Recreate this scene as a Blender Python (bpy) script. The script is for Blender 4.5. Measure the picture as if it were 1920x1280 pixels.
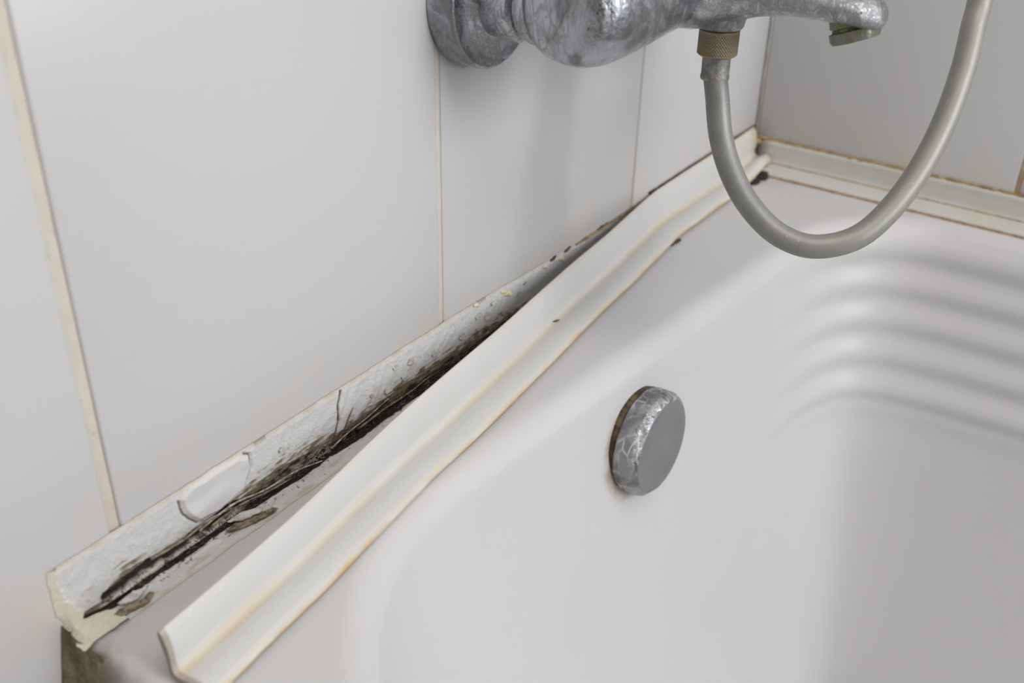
import bpy, bmesh, math, random
from mathutils import Vector, Matrix, noise
random.seed(7)
SC = bpy.context.scene
COL = SC.collection
for o in list(bpy.data.objects):
    bpy.data.objects.remove(o)

# ------------------------------------------------------------------ camera
cd = bpy.data.cameras.new('camera'); cam = bpy.data.objects.new('camera', cd); COL.objects.link(cam)
Rr = ((0.57212092, -0.81992651, 0.0199542), (-0.40503845, -0.30361235, -0.86241718), (0.71317705, 0.48532469, -0.50580474))
right, down, fwd = [Vector(r) for r in Rr]
rot = Matrix((right, -down, -fwd)).transposed().to_4x4()
cam.matrix_world = Matrix.Translation((-0.76965, -0.29550, 0.29670)) @ rot
cd.sensor_width = 36; cd.lens = 36 * 1968.54 / 1920
cd.clip_start = 0.01; cd.clip_end = 50
cd.dof.use_dof = True; cd.dof.focus_distance = 0.50; cd.dof.aperture_fstop = 8.5
SC.camera = cam

# ------------------------------------------------------------------ light and exposure
W = bpy.data.worlds.new('world'); SC.world = W; W.use_nodes = True
W.node_tree.nodes['Background'].inputs[0].default_value = (0.80, 0.88, 1.0, 1)
W.node_tree.nodes['Background'].inputs[1].default_value = 1.0
def area(name, loc, target, sx, sy, power, col):
    ld = bpy.data.lights.new(name, 'AREA'); ld.shape = 'RECTANGLE'; ld.size = sx; ld.size_y = sy
    ld.energy = power; ld.color = col
    o = bpy.data.objects.new(name, ld); COL.objects.link(o); o.location = loc
    o.rotation_euler = (Vector(target) - Vector(loc)).to_track_quat('-Z', 'Y').to_euler()
    return o
area('window_daylight', (-0.30, -1.97, 0.90), (-0.36, 0, 0.2), 1.05, 1.1, 43, (0.96, 0.975, 1.0))
area('added_top_fill', (-0.72, -0.95, 1.96), (-0.72, -0.85, 0), 1.2, 1.2, 21, (1.0, 0.97, 0.93))  # unseen source, added overhead to lighten the rim and back wall
pl = bpy.data.lights.new('spot_bulb_light', 'POINT'); pl.energy = 0.45; pl.shadow_soft_size = 0.012; pl.color = (1, .97, .92)
po = bpy.data.objects.new('spot_bulb_light', pl); COL.objects.link(po); po.location = (-0.90, -0.90, 1.90)
vs = SC.view_settings
vs.view_transform = 'Standard'; vs.look = 'None'; vs.gamma = 1; vs.exposure = -0.18; vs.use_curve_mapping = False
SC.cycles.use_denoising = True
SC.cycles.max_bounces = 8

# ------------------------------------------------------------------ helpers
def sst(a, b, x):
    t = max(0.0, min(1.0, (x - a) / (b - a))); return t * t * (3 - 2 * t)
def nz(x, y, z=0.0): return noise.noise((x, y, z))
def fbm(x, y, z=0.0, o=4):
    s, a, f = 0.0, 0.5, 1.0
    for _ in range(o):
        s += a * noise.noise((x * f, y * f, z + 3.1 * _)); a *= .5; f *= 2.03
    return s
def tag(o, label=None, cat=None, group=None, kind=None):
    if label: o['label'] = label
    if cat: o['category'] = cat
    if group: o['group'] = group
    if kind: o['kind'] = kind
    return o
def empty(name, loc=(0, 0, 0)):
    o = bpy.data.objects.new(name, None); COL.objects.link(o); o.location = loc; return o
def link(name, me, mat=None, parent=None):
    o = bpy.data.objects.new(name, me); COL.objects.link(o)
    if mat is not None and not me.materials: me.materials.append(mat)
    if parent is not None:
        o.parent = parent; o.location = -parent.location
    return o
def mesh(name, verts, faces, smooth=True):
    me = bpy.data.meshes.new(name); me.from_pydata([tuple(v) for v in verts], [], faces); me.update()
    if smooth: me.shade_smooth()
    return me
def grid(name, rows, closed_u=False, closed_v=False, smooth=True, cap0=False, cap1=False):
    """rows: list of equal-length rings"""
    n = len(rows[0]); v = [p for r in rows for p in r]; f = []
    for i in range(len(rows) - (0 if closed_v else 1)):
        i2 = (i + 1) % len(rows)
        for j in range(n - (0 if closed_u else 1)):
            j2 = (j + 1) % n
            f.append((i * n + j, i * n + j2, i2 * n + j2, i2 * n + j))
    if cap0: f.append(tuple(range(n))[::-1])
    if cap1: f.append(tuple((len(rows) - 1) * n + k for k in range(n)))
    me = mesh(name, v, f, smooth)
    bm = bmesh.new(); bm.from_mesh(me); bmesh.ops.recalc_face_normals(bm, faces=bm.faces); bm.to_mesh(me); bm.free()
    return me
def frame(axis):
    a = Vector(axis).normalized()
    u = a.cross(Vector((0, 0, 1)))
    if u.length < .1: u = a.cross(Vector((1, 0, 0)))
    u.normalize(); return a, u, a.cross(u)
def lathe(name, base, axis, prof, n=64, fn=None, sharp=True, cap0=True, cap1=True):
    """prof: (distance along the axis, radius)"""
    a, u, w = frame(axis); B = Vector(base); rows = []
    for (t, r) in prof:
        row = []
        for k in range(n):
            th = 2 * math.pi * k / n
            rr = r if fn is None else fn(t, r, th)
            row.append(B + a * t + (u * math.cos(th) + w * math.sin(th)) * rr)
        rows.append(row)
    me = grid(name, rows, closed_u=True, cap0=cap0, cap1=cap1)
    if sharp: sharpen(me, 40)
    return me
def sharpen(me, deg):
    bm = bmesh.new(); bm.from_mesh(me)
    for e in bm.edges:
        if len(e.link_faces) == 2 and e.calc_face_angle(0) > math.radians(deg): e.smooth = False
    bm.to_mesh(me); bm.free()
def box(name, x0, x1, y0, y1, z0, z1, bev=0.0, seg=1):
    bm = bmesh.new(); bmesh.ops.create_cube(bm, size=1)
    for v in bm.verts:
        v.co = Vector(((x0 + x1) / 2 + v.co.x * (x1 - x0), (y0 + y1) / 2 + v.co.y * (y1 - y0), (z0 + z1) / 2 + v.co.z * (z1 - z0)))
    if bev: bmesh.ops.bevel(bm, geom=list(bm.edges), offset=bev, segments=seg, profile=.5, affect='EDGES')
    me = bpy.data.meshes.new(name); bm.to_mesh(me); bm.free()
    return me
def catmull(pts, n):
    P = [Vector(p) for p in pts]; P = [P[0] * 2 - P[1]] + P + [P[-1] * 2 - P[-2]]; out = []
    for i in range(1, len(P) - 2):
        for k in range(n):
            t = k / n; a, b, c, d = P[i - 1:i + 3]
            out.append(.5 * ((2 * b) + (c - a) * t + (2 * a - 5 * b + 4 * c - d) * t * t + (3 * b - a - 3 * c + d) * t ** 3))
    out.append(P[-2]); return out
def tube(name, path, r, n=20, cap=True):
    rows = []; prev = None
    for i, p in enumerate(path):
        d = (path[min(i + 1, len(path) - 1)] - path[max(i - 1, 0)]).normalized()
        if prev is None: u = frame(d)[1]
        else: u = (prev - d * prev.dot(d)).normalized()
        prev = u; w = d.cross(u)
        rr = r(i / (len(path) - 1)) if callable(r) else r
        rows.append([p + (u * math.cos(2 * math.pi * k / n) + w * math.sin(2 * math.pi * k / n)) * rr for k in range(n)])
    return grid(name, rows, closed_u=True, cap0=cap, cap1=cap)

# ------------------------------------------------------------------ materials
class NT:
    def __init__(s, name):
        s.m = bpy.data.materials.new(name); s.m.use_nodes = True
        s.n = s.m.node_tree.nodes; s.l = s.m.node_tree.links; s.b = s.n['Principled BSDF']
        s.tc = s.n.new('ShaderNodeTexCoord')
    def k(s, o, sock):
        if isinstance(o, (int, float)): sock.default_value = o
        elif isinstance(o, tuple): sock.default_value = o if len(o) == 4 or sock.type == 'VECTOR' else o + (1,)
        else: s.l.new(o, sock)
    def mapping(s, scale=(1, 1, 1), rot=(0, 0, 0)):
        m = s.n.new('ShaderNodeMapping'); m.inputs['Scale'].default_value = scale; m.inputs['Rotation'].default_value = rot
        s.l.new(s.tc.outputs['Object'], m.inputs[0]); return m.outputs[0]
    def noise(s, scale, detail=4, rough=.55, dist=0, vec=None):
        t = s.n.new('ShaderNodeTexNoise'); s.l.new(vec or s.tc.outputs['Object'], t.inputs['Vector'])
        t.inputs['Scale'].default_value = scale; t.inputs['Detail'].default_value = detail
        t.inputs['Roughness'].default_value = rough; t.inputs['Distortion'].default_value = dist
        return t.outputs[0]
    def voro(s, scale, feature='F1', vec=None, out='Distance'):
        t = s.n.new('ShaderNodeTexVoronoi'); t.feature = feature; s.l.new(vec or s.tc.outputs['Object'], t.inputs['Vector'])
        t.inputs['Scale'].default_value = scale; return t.outputs[out]
    def rng(s, v, a, b, c=0.0, d=1.0):
        t = s.n.new('ShaderNodeMapRange'); t.interpolation_type = 'SMOOTHSTEP'; s.k(v, t.inputs[0])
        for i, q in enumerate((a, b, c, d)): t.inputs[1 + i].default_value = q
        return t.outputs[0]
    def mix(s, f, a, b):
        t = s.n.new('ShaderNodeMix'); t.data_type = 'RGBA'; s.k(f, t.inputs[0]); s.k(a, t.inputs[6]); s.k(b, t.inputs[7]); return t.outputs[2]
    def math(s, op, a, b=0.0, clamp=False):
        t = s.n.new('ShaderNodeMath'); t.operation = op; t.use_clamp = clamp; s.k(a, t.inputs[0]); s.k(b, t.inputs[1]); return t.outputs[0]
    def sep(s):
        g = s.n.new('ShaderNodeNewGeometry'); t = s.n.new('ShaderNodeSeparateXYZ'); s.l.new(g.outputs['Position'], t.inputs[0]); return t.outputs
    def attr(s, name, out='Color'):
        t = s.n.new('ShaderNodeAttribute'); t.attribute_name = name; return t.outputs[out]
    def bump(s, h, strength=.3, dist=.001, prev=None):
        t = s.n.new('ShaderNodeBump'); t.inputs['Strength'].default_value = strength; t.inputs['Distance'].default_value = dist
        s.k(h, t.inputs['Height'])
        if prev: s.l.new(prev, t.inputs['Normal'])
        s.l.new(t.outputs[0], s.b.inputs['Normal']); return t.outputs[0]
    def set(s, **kw):
        for a, v in kw.items():
            s.k(v, s.b.inputs[{'col': 'Base Color', 'rough': 'Roughness', 'metal': 'Metallic', 'spec': 'Specular IOR Level', 'coat': 'Coat Weight', 'crough': 'Coat Roughness', 'sss': 'Subsurface Weight'}[a]])
        return s.m

def m_tile():
    t = NT('tile_glaze'); P = t.sep()
    base = t.mix(t.rng(t.noise(9, 3), .35, .7), (.535, .532, .536), (.53, .524, .52))
    # faint ochre soaking just above the old seal and along joints
    low = t.math('MULTIPLY', t.rng(P[2], .028, .062, 1, 0), t.rng(t.noise(28, 4, .6), .42, .75))
    c = t.mix(t.math('MULTIPLY', low, .55), base, (.62, .50, .36))
    sp = t.rng(t.noise(330, 2, .5), .80, .84)
    c = t.mix(t.math('MULTIPLY', sp, .5), c, (.3, .25, .2))
    return t.set(col=c, rough=.27, spec=.45)
def m_grout(name, a, b, rust):
    t = NT(name); P = t.sep(); n = t.noise(60, 5, .65)
    c = t.mix(t.rng(n, .35, .7), a, b)
    low = t.math('MULTIPLY', t.rng(P[2], .0, .09, 1, 0), t.rng(t.noise(90, 4), .25, .6))
    c = t.mix(t.math('MULTIPLY', low, rust), c, (.33, .17, .07))
    fl = t.rng(t.noise(210, 4, .7), .63, .70)
    c = t.mix(t.math('MULTIPLY', fl, .5), c, (.25, .2, .14))
    t.bump(t.noise(400, 4), .5, .0006)
    return t.set(col=c, rough=.8, spec=.2)
def m_tub():
    t = NT('tub_enamel')
    c = t.mix(t.rng(t.noise(5, 3), .3, .7), (.545, .54, .543), (.535, .526, .517))
    P = t.sep()
    # brown ring round the overflow control, offset down-left; brown stain on the worn outer corner
    def near(p, r0, r1):
        d = t.n.new('ShaderNodeVectorMath'); d.operation = 'DISTANCE'; g = t.n.new('ShaderNodeNewGeometry')
        t.l.new(g.outputs['Position'], d.inputs[0]); d.inputs[1].default_value = p; return t.rng(d.outputs['Value'], r0, r1, 1, 0)
    s = t.math('MULTIPLY', near(KB + Vector((-.003, 0, -.004)), .0295, .0350), t.rng(t.noise(60, 4), .3, .65))
    c = t.mix(t.math('MULTIPLY', s, .75), c, (.34, .22, .11))
    s3 = t.math('MULTIPLY', near((-.010, -.016, 0), .012, .05), t.rng(t.noise(120, 4), .3, .6))
    c = t.mix(t.math('MULTIPLY', s3, .5), c, (.3, .2, .13))
    e = t.math('MULTIPLY', t.rng(P[0], -.628, -.617, 1, 0), t.rng(P[1], -.050, -.012, 0, 1))
    e = t.math('MULTIPLY', e, t.rng(t.noise(55, 5, .65), .3, .6)); 
    c = t.mix(t.math('MULTIPLY', e, .85), c, (.17, .115, .06))
    return t.set(col=c, rough=.42, spec=.36)
def m_chrome(name, dirt=.75, tint=(.50, .52, .56), line=.33):
    t = NT(name)
    v1 = t.mapping((1, 1, .45))
    bl = t.noise(105, 5, .62, 1.2, v1)
    cells = t.voro(170, 'DISTANCE_TO_EDGE', v1)
    edge = t.rng(cells, .0, .10, 1, 0)
    blob = t.rng(bl, .51 - .10 * dirt, .60 - .06 * dirt)
    fine = t.rng(t.noise(620, 5, .7), .38, .62)
    sc = t.math('MULTIPLY', blob, t.math('ADD', .35, t.math('MULTIPLY', fine, .65)), True)
    sc = t.math('MAXIMUM', sc, t.math('MULTIPLY', edge, t.rng(t.noise(45, 3), .42, .58, 0, .8)))
    sc = t.math('MULTIPLY', sc, dirt, True)
    sc = t.math('MAXIMUM', sc, t.math('MULTIPLY', t.rng(t.noise(260, 4, .7, .6, v1), .60, .68), .8))
    dark_refl = t.rng(t.noise(42, 5, .62, .8), .50, .60)
    c = t.mix(sc, tint, (.33, .33, .325))
    c = t.mix(t.math('MULTIPLY', edge, t.rng(t.noise(45, 3), .42, .58, 0, .8)), c, (line, line, line))
    c = t.mix(t.math('MULTIPLY', dark_refl, .55), c, (.10, .10, .105))  # painted dark blotches stand in for dark reflections in the chrome
    rough = t.math('ADD', .07, t.math('MULTIPLY', sc, .45))
    metal = t.math('SUBTRACT', 1.0, t.math('MULTIPLY', sc, .6))
    t.bump(t.math('ADD', t.math('MULTIPLY', sc, .8), t.math('MULTIPLY', fine, .3)), .42, .0006)
    return t.set(col=c, rough=rough, metal=metal)
def m_simple(name, a, b, scale=60, rough=.5, bumps=.2, metal=0.0, lo=.4, hi=.65, bscale=None, spec=.4):
    t = NT(name); c = t.mix(t.rng(t.noise(scale, 5, .6), lo, hi), a, b)
    t.bump(t.noise(bscale or scale * 5, 4), bumps, .0006)
    return t.set(col=c, rough=rough, metal=metal, spec=spec)
def m_attr(name, attr, rough=.6, bscale=900, bumps=.3, spec=.35, mott=.10):
    t = NT(name); n = t.noise(bscale, 3, .6)
    c = t.attr(attr); c = t.mix(t.rng(n, .25, .75, .0, mott), c, (.25, .23, .2))
    t.bump(n, bumps, .0004); return t.set(col=c, rough=rough, spec=spec)
def m_hose():
    t = NT('hose_plastic'); n = t.noise(120, 4, .6)
    c = t.mix(t.rng(n, .35, .7), (.235, .235, .225), (.27, .265, .25))
    sp = t.rng(t.noise(520, 3, .6), .66, .72); c = t.mix(t.math('MULTIPLY', sp, .5), c, (.6, .6, .58))
    P = t.sep(); far = t.rng(P[1], -.19, -.10, 1, 0)
    c = t.mix(t.math('MULTIPLY', far, .35), c, (.36, .35, .28))
    t.bump(t.noise(300, 4), .15, .0004)
    return t.set(col=c, rough=.47, metal=.25, spec=.5)

# knob centre on the basin wall (needed by the enamel's brown ring)
KB = Vector((-.3255, -.0806, -.0505))
TILE = m_tile(); TUB = m_tub()
GROUT_A = m_grout('grout_beige', (.56, .51, .44), (.60, .55, .48), .25)
GROUT_B = m_grout('grout_ochre', (.52, .44, .31), (.42, .30, .16), .9)
GROUT_C = m_grout('grout_grey', (.42, .40, .36), (.35, .31, .26), .9)
CHROME = m_chrome('limescaled_chrome', .66, (.46, .48, .53)); CHROME2 = m_chrome('cleaner_chrome', .6, (.55, .57, .61))
KNOBM = m_chrome('knob_chrome', .9, (.30, .305, .32), .8)
FACEM = m_simple('knob_face_grey', (.27, .27, .285), (.24, .24, .25), 50, .42, .06, .55)
HOSE = m_hose()
FERR = m_simple('tarnished_ferrule', (.24, .24, .225), (.36, .35, .33), 300, .5, .35, .55)
KNURL = m_simple('knurled_brassy_nickel', (.30, .265, .21), (.36, .26, .13), 110, .45, .2, .6)
BRASS = m_simple('corroded_brass_green', (.23, .235, .21), (.20, .205, .10), 140, .45, .5, .6, .4, .6)
RUST = m_simple('rusty_brown', (.30, .12, .03), (.10, .04, .02), 350, .8, .6)
DARK = m_simple('black_mould', (.012, .010, .008), (.06, .045, .03), 500, .9, .8)
GASKET = m_simple('brown_rubber_gasket', (.035, .026, .018), (.13, .08, .04), 140, .7, .4)
GRIME = m_simple('ochre_grime', (.38, .25, .12), (.24, .15, .07), 120, .75, .6)
PAINT = m_simple('painted_wall', (.46, .42, .38), (.44, .405, .37), 4, .8, .1)
PAINT_D = m_simple('taupe_paint', (.25, .22, .19), (.24, .21, .185), 4, .8, .1)
PAINT_E = m_simple('dark_wall_for_reflections', (.13, .10, .075), (.10, .078, .06), 8, .6, .1)  # invented dark colour for the unseen front wall, so the chrome reflects darkness
FLOORM = m_simple('floor_tile_grey', (.34, .32, .30), (.40, .38, .35), 8, .4, .1)
HAIR = m_simple('mouldy_fibre', (.20, .16, .11), (.50, .46, .38), 300, .8, .2)
BROWNFLAKE = m_simple('peeling_brown_flake', (.30, .235, .165), (.09, .065, .04), 420, .6, .5)
CHIP = m_simple('white_plaster_chip', (.62, .60, .57), (.42, .38, .33), 260, .7, .6)

# ------------------------------------------------------------------ the room
def wall_tiles(wall, along, joints, widths, rows, mat_t, skip=None):
    for i in range(len(joints) - 1):
        a = joints[i] + widths[i] / 2; b = joints[i + 1] - widths[i + 1] / 2
        for j in range(len(rows) - 1):
            z0, z1 = rows[j] + .001, rows[j + 1] - .001
            if along == 'x': me = box('tile', a, b, 0.0, .008, z0, z1, .0011, 2)
            else: me = box('tile', 0.0, .008, a, b, z0, z1, .0011, 2)
            me.shade_smooth(); sharpen(me, 50)
            link('tile', me, mat_t, wall)
ROWS = [-.52, -.12, .28, .68, 1.08, 1.48, 1.98]
wl = link('wall_left', box('wall_left', -1.9, .12, .0025, .10, -.56, 2.0), PAINT); tag(wl, kind='structure')
JX = [-1.8, -1.6, -1.4, -1.2, -1.0, -.8, -.6, -.4, -.2, 0.0]
WX = [.003, .003, .003, .003, .003, .003, .0046, .0033, .0019, .003]
wall_tiles(wl, 'x', JX, WX, ROWS, TILE)
# grout strips: each joint filled, its surface a little behind the tile faces, uneven edge
def grout_strip(p0, p1, w, side, mat, parent, depth=.0009, seed=0):
    rows = []; n = 160; A, B = Vector(p0), Vector(p1)
    d = (B - A).normalized(); s = Vector(side)
    nrm = Vector((0, -1, 0)) if abs(side[0]) > .5 else Vector((-1, 0, 0))
    for i in range(n + 1):
        p = A.lerp(B, i / n); row = []
        for k, q in enumerate((-.5, -.3, 0, .3, .5)):
            h = -depth + (.00035 if abs(q) < .4 else .0) + .00025 * nz(p.z * 160 + seed, q * 5, p.x * 3 + p.y * 5)
            row.append(p + s * (q * w) + nrm * h)
        rows.append(row)
    return link('grout', grid('grout', rows), mat, parent)
for k, (x, w) in enumerate(zip(JX[1:-1], WX[1:-1])):
    if x < -.85: continue
    grout_strip((x, 0, -.4), (x, 0, .66), w, (1, 0, 0), GROUT_A if x < -.35 else GROUT_C, wl, .0013 if x < -.5 else .0008, k * 7)
wb = link('wall_back', box('wall_back', .0025, .10, -2.0, .10, -.56, 2.0), PAINT); tag(wb, kind='structure')
JY = [-2.0, -1.8, -1.6, -1.4, -1.2, -1.0, -.8, -.6, -.4, -.1965, 0.0]
WY = [.003] * 9 + [.0032, .003]
wall_tiles(wb, 'y', JY, WY, ROWS, TILE)
for k, y in enumerate(JY[6:-1]):
    grout_strip((0, y, -.4), (0, y, .66), .0034, (0, 1, 0), GROUT_B, wb, .0008, k * 5)
grout_strip((-.0008, -.0012, 0.0), (-.0008, -.0012, .66), .0020, (1, 0, 0), m_grout('grout_corner', (.52, .51, .48), (.48, .47, .43), .8), wl, .0001, 90)
tag(link('wall_right', box('wall_right', -1.9, .12, -2.1, -2.0, -.56, .34), PAINT_D), kind='structure')
tag(link('wall_right', box('wall_right', -1.9, .12, -2.1, -2.0, 1.47, 2.0), PAINT_D), kind='structure')
for a, b in ((-1.9, -.85), (0.235, .24)):
    tag(link('wall_right', box('wall_right', a, b, -2.1, -2.0, .34, 1.47), PAINT_D), kind='structure')
tag(link('wall_front', box('wall_front', -2.0, -1.9, -2.1, .10, -.56, 2.0), PAINT_E), kind='structure')
tag(link('ceiling', box('ceiling', -2.0, .12, -2.1, .10, 2.0, 2.08), PAINT), kind='structure')
tag(link('floor', box('floor', -2.0, .12, -2.1, .10, -.62, -.56), FLOORM), kind='structure')

# ------------------------------------------------------------------ bathtub
def tub_outline():
    P = []
    def arc(cx, cy, R, a0, a1, n):
        for k in range(n + 1):
            a = math.radians(a0 + (a1 - a0) * k / n); P.append(Vector((cx + R * math.cos(a), cy + R * math.sin(a), 0)))
    def line(a, b, n):
        for k in range(1, n): P.append(Vector(a).lerp(Vector(b), k / n))
    e = .009                                    # roll starts this far outside the highlight line
    line((-.609 - e, -1.30, 0), (-.609 - e, -.19, 0), 60)
    arc(-.475, -.19, .134 + e, 180, 94, 70)
    a = P[-1].copy(); b = Vector((-.125 + (.088 + e) * math.cos(math.radians(94)) , -.175 + (.088 + e) * math.sin(math.radians(94)), 0))
    line(a, b, 90)
    arc(-.125, -.175, .088 + e, 94, 0, 60)
    line((-.037 + e, -.175, 0), (-.037 + e, -1.30, 0), 60)
    arc(-.127, -1.30, .090 + e, 0, -90, 20)
    line((-.127, -1.39 - e, 0), (-.50, -1.39 - e, 0), 30)
    arc(-.50, -1.281, .118, -90, -180, 20)
    return P
OUT = tub_outline(); NO = len(OUT)
NRM = []
for i in range(NO):
    acc = Vector((0, 0, 0))
    for k in range(1, 6):
        d = OUT[(i + k) % NO] - OUT[(i - k) % NO]; acc += Vector((d.y, -d.x, 0)).normalized()
    NRM.append(acc.normalized())
cc = Vector((-.32, -.7, 0))
if (cc - OUT[30]).dot(NRM[30]) < 0: NRM = [-n for n in NRM]
# smooth normals a bit round the perimeter
for _ in range(6): NRM = [(NRM[i - 1] + NRM[i] * 2 + NRM[(i + 1) % NO]).normalized() for i in range(NO)]
def ribmask(p, z):
    # full strength along the back-wall side, fading round the corner towards the tap side
    if p.y < -.9: return sst(-1.2, -.9, p.y)
    x_start = -.155 - .55 * max(0.0, -z - .02)
    if p.x > -.06: return 1.0
    return sst(x_start, -.065, p.x)
def bas(t):
    """profile: returns (inset, z)"""
    pass
prof = []
R1 = .0155
for k in range(15):
    a = math.radians(80) * k / 14
    prof.append((R1 * math.sin(a), -R1 * (1 - math.cos(a))))
o0, z0 = prof[-1]
for k in range(1, 121):
    z = z0 - k * .0029
    prof.append((o0 + .165 * (z0 - z), z))
o1, z1 = prof[-1]
rows = []
import numpy as np
BASES = []
_b = np.array([(p.x, p.y) for p in OUT])
for _k in range(len(prof)):
    BASES.append([Vector((q[0], q[1], 0)) for q in _b])
    if _k > 6:
        for _ in range(9): _b = _b * .5 + (np.roll(_b, 1, 0) + np.roll(_b, -1, 0)) * .25
def tubpt(i, o, z, ring):
    p = BASES[ring][i]; rib = True; q = p + NRM[i] * o
    if rib:
        m = ribmask(p, z)
        if m > 0 and z < -.003:
            ph = (-z - .004) / .0255
            amp = .0013 * m * sst(.003, .012, -z) * (1 - sst(.127, .136, -z))
            w = ph - math.floor(ph)
            # rounded tread: swells out, then tucks under quickly
            s = (sst(0, .52, w) - sst(.54, 1.0, w))
            q = q + NRM[i] * amp * (s * 2 - .6)
            q = q - NRM[i] * (.0022 * m * sst(.122, .150, -z))
    q.z = z; return q
for _r, (o, z) in enumerate(prof): rows.append([tubpt(i, o, z, _r) for i in range(NO)])
last = rows[-1]; C0 = Vector((-.32, -.72, z1))
for k in range(1, 10):
    a = math.radians(80) * k / 9
    f = .45 * (1 - math.cos(a)) ; dz = .10 * math.sin(a)
    rows.append([Vector((p.x + (C0.x - p.x) * f, p.y + (C0.y - p.y) * f * .35, z1 - dz)) for p in last])
last = rows[-1]; zz = last[0].z
for f in (.3, .6, .9, .999):
    rows.append([Vector((p.x + (C0.x - p.x) * f, p.y + (C0.y - p.y) * f, zz - .006 * f)) for p in last])
# rim: outwards from the roll to the outer edge
X0, X1, Y0, Y1 = -.6285, -.0022, -1.46, -.0022
def outer(p, n, f, z=0.0, grow=0.0):
    d = -n
    t = 9.0
    if d.x > 1e-6: t = min(t, (X1 - p.x) / d.x)
    if d.x < -1e-6: t = min(t, (X0 - p.x) / d.x)
    if d.y > 1e-6: t = min(t, (Y1 - p.y) / d.y)
    if d.y < -1e-6: t = min(t, (Y0 - p.y) / d.y)
    q = p + d * t
    return q
OE = [outer(OUT[i], NRM[i], 1) for i in range(NO)]
# make the outer ring reach the corners
def snap(c):
    j = min(range(NO), key=lambda i: (OE[i] - Vector(c)).length); OE[j] = Vector(c)
for c in ((X0, Y1, 0), (X1, Y1, 0), (X1, Y0, 0), (X0, Y0, 0)): snap(c)
top = []
for f in (1.0, .8, .6, .4, .25, .12, .05):
    top.append([OUT[i].lerp(OE[i], f) for i in range(NO)])
skirt = []
re = .007
def edge(q, dn, dz):
    # dn outward beyond the flat, only on the free left side and front
    r = q.copy()
    if q.x < X0 + 1e-5: r.x -= dn
    if q.y < Y0 + 1e-5: r.y -= dn
    r.z = dz; return r
sk = []
for (dn, dz) in ((-.0, -.5), (.0, -.045), (.0, -.040), (.0005, -.030), (.0005, -.010), (.0, -.0055), (-.0012, -.0022), (-.0035, -.0005)):
    sk.append([edge(q, dn, dz) for q in OE])
for q in top[0]:
    if q.x < X0 + 1e-5: q.x += .005
    if q.y < Y0 + 1e-5: q.y += .006
tb = tag(link('bathtub', grid('bathtub', sk + top + rows, closed_u=True), TUB),
         'white enamel bathtub with ribbed inner side and worn rim, against the tiled wall', 'bathtub')
tb.data.shade_smooth()

# overflow control on the tub's inner wall
def tubslope(): return Vector((0.06, -1, .10)).normalized()
kax = Vector((-.02, -1, .04)).normalized()
kb = link('overflow_knob', lathe('overflow_knob', KB, kax, [(-.004, .0240), (.0022, .0245), (.0022, .0303), (.0035, .0309), (.0118, .0309), (.0136, .0303), (.0164, .0272)], 96,
      fn=lambda t, r, th: r - (.0004 * (1 - abs(math.cos(th * 6))) if t > .012 else 0), cap1=False), KNOBM, tb)
tag(kb, 'scratched grey chrome overflow knob on the tub wall')
link('knob_face', lathe('knob_face', KB, kax, [(.0158, .0275), (.0166, .0268), (.0168, .0258), (.0166, .020), (.0165, .010), (.0165, .0004)], 96,
      fn=lambda t, r, th: r, sharp=False), FACEM, kb)
link('gasket', lathe('gasket', KB, kax, [(-.008, .0300), (-.0005, .0305), (.0012, .0300), (.0022, .0292), (.0024, .024)], 64,
      fn=lambda t, r, th: r + .0008 * nz(math.cos(th) * 3, math.sin(th) * 3, t * 100)), GASKET, kb)

# ------------------------------------------------------------------ fitted strip along the back wall
def strip_profile(vh, lw, th=.0012, full=.0022):
    """visible outline then back face; u = away from wall, v = up"""
    P = [(.0004, vh), (.0016, vh + .0003), (.0028, vh - .001), (.0032, vh - .003)]
    for k in range(5): P.append((.0032 + .0004 * k, vh - .003 - (vh - .009) * (k + 1) / 5))
    P += [(.0058, .0043), (.0066, .0034), (.0080, .0034)]
    for k in range(1, 6):
        t = k / 6; P.append((.0080 + (lw - .0080) * t, .0034 + .0008 * math.sin(t * math.pi) - .0008 * t))
    P += [(lw - .0003, .0016), (lw, .0007), (lw - .0008, .0003)]
    P += [(lw * .5, .0008), (.004, .0010), (.0012, .0030), (.0006, vh * .5)]
    return P
pB = strip_profile(.0195, .0262)
rows = []
for i in range(120):
    y = -.0045 - 1.40 * i / 119
    rows.append([Vector((-u, y, v + .0002)) for (u, v) in pB])
STRIPB = m_simple('aged_cream_plastic', (.53, .52, .485), (.50, .485, .43), 30, .35, .1)
sb = tag(link('edge_strip', grid('edge_strip', rows, closed_u=True, cap0=True, cap1=True), STRIPB),
         'cream plastic edge strip still fitted along the foot of the back wall', 'edge strip')
def bead(name, path, r, mat, parent, seed=0, lump=.5):
    pts = []
    for i, p in enumerate(path): pts.append(Vector(p))
    n = len(pts)
    me = tube(name, pts, lambda t: r * (1 + lump * nz(t * n * .33 + seed, seed)), 8)
    return link(name, me, mat, parent)
def jitter(a, b, n, amp, seed):
    A, B = Vector(a), Vector(b); out = []
    for i in range(n + 1):
        p = A.lerp(B, i / n); out.append(p + Vector((0, 0, amp * nz(i * .35, seed))) + Vector((amp * nz(i * .3, seed + 9), 0, 0)))
    return out
bead('grime_line', jitter((-.0010, -.003, .0203), (-.0010, -.60, .0203), 420, .0007, 2), .0011, GRIME, sb, 1)
bead('grime_line', jitter((-.0265, -.018, .0004), (-.0265, -.60, .0004), 420, .0006, 5), .0009, GRIME, sb, 4)
bead('grime_line', jitter((-.0063, -.010, .0038), (-.0063, -.42, .0036), 330, .0003, 8), .0006, GRIME, sb, 6, .7)

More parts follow.
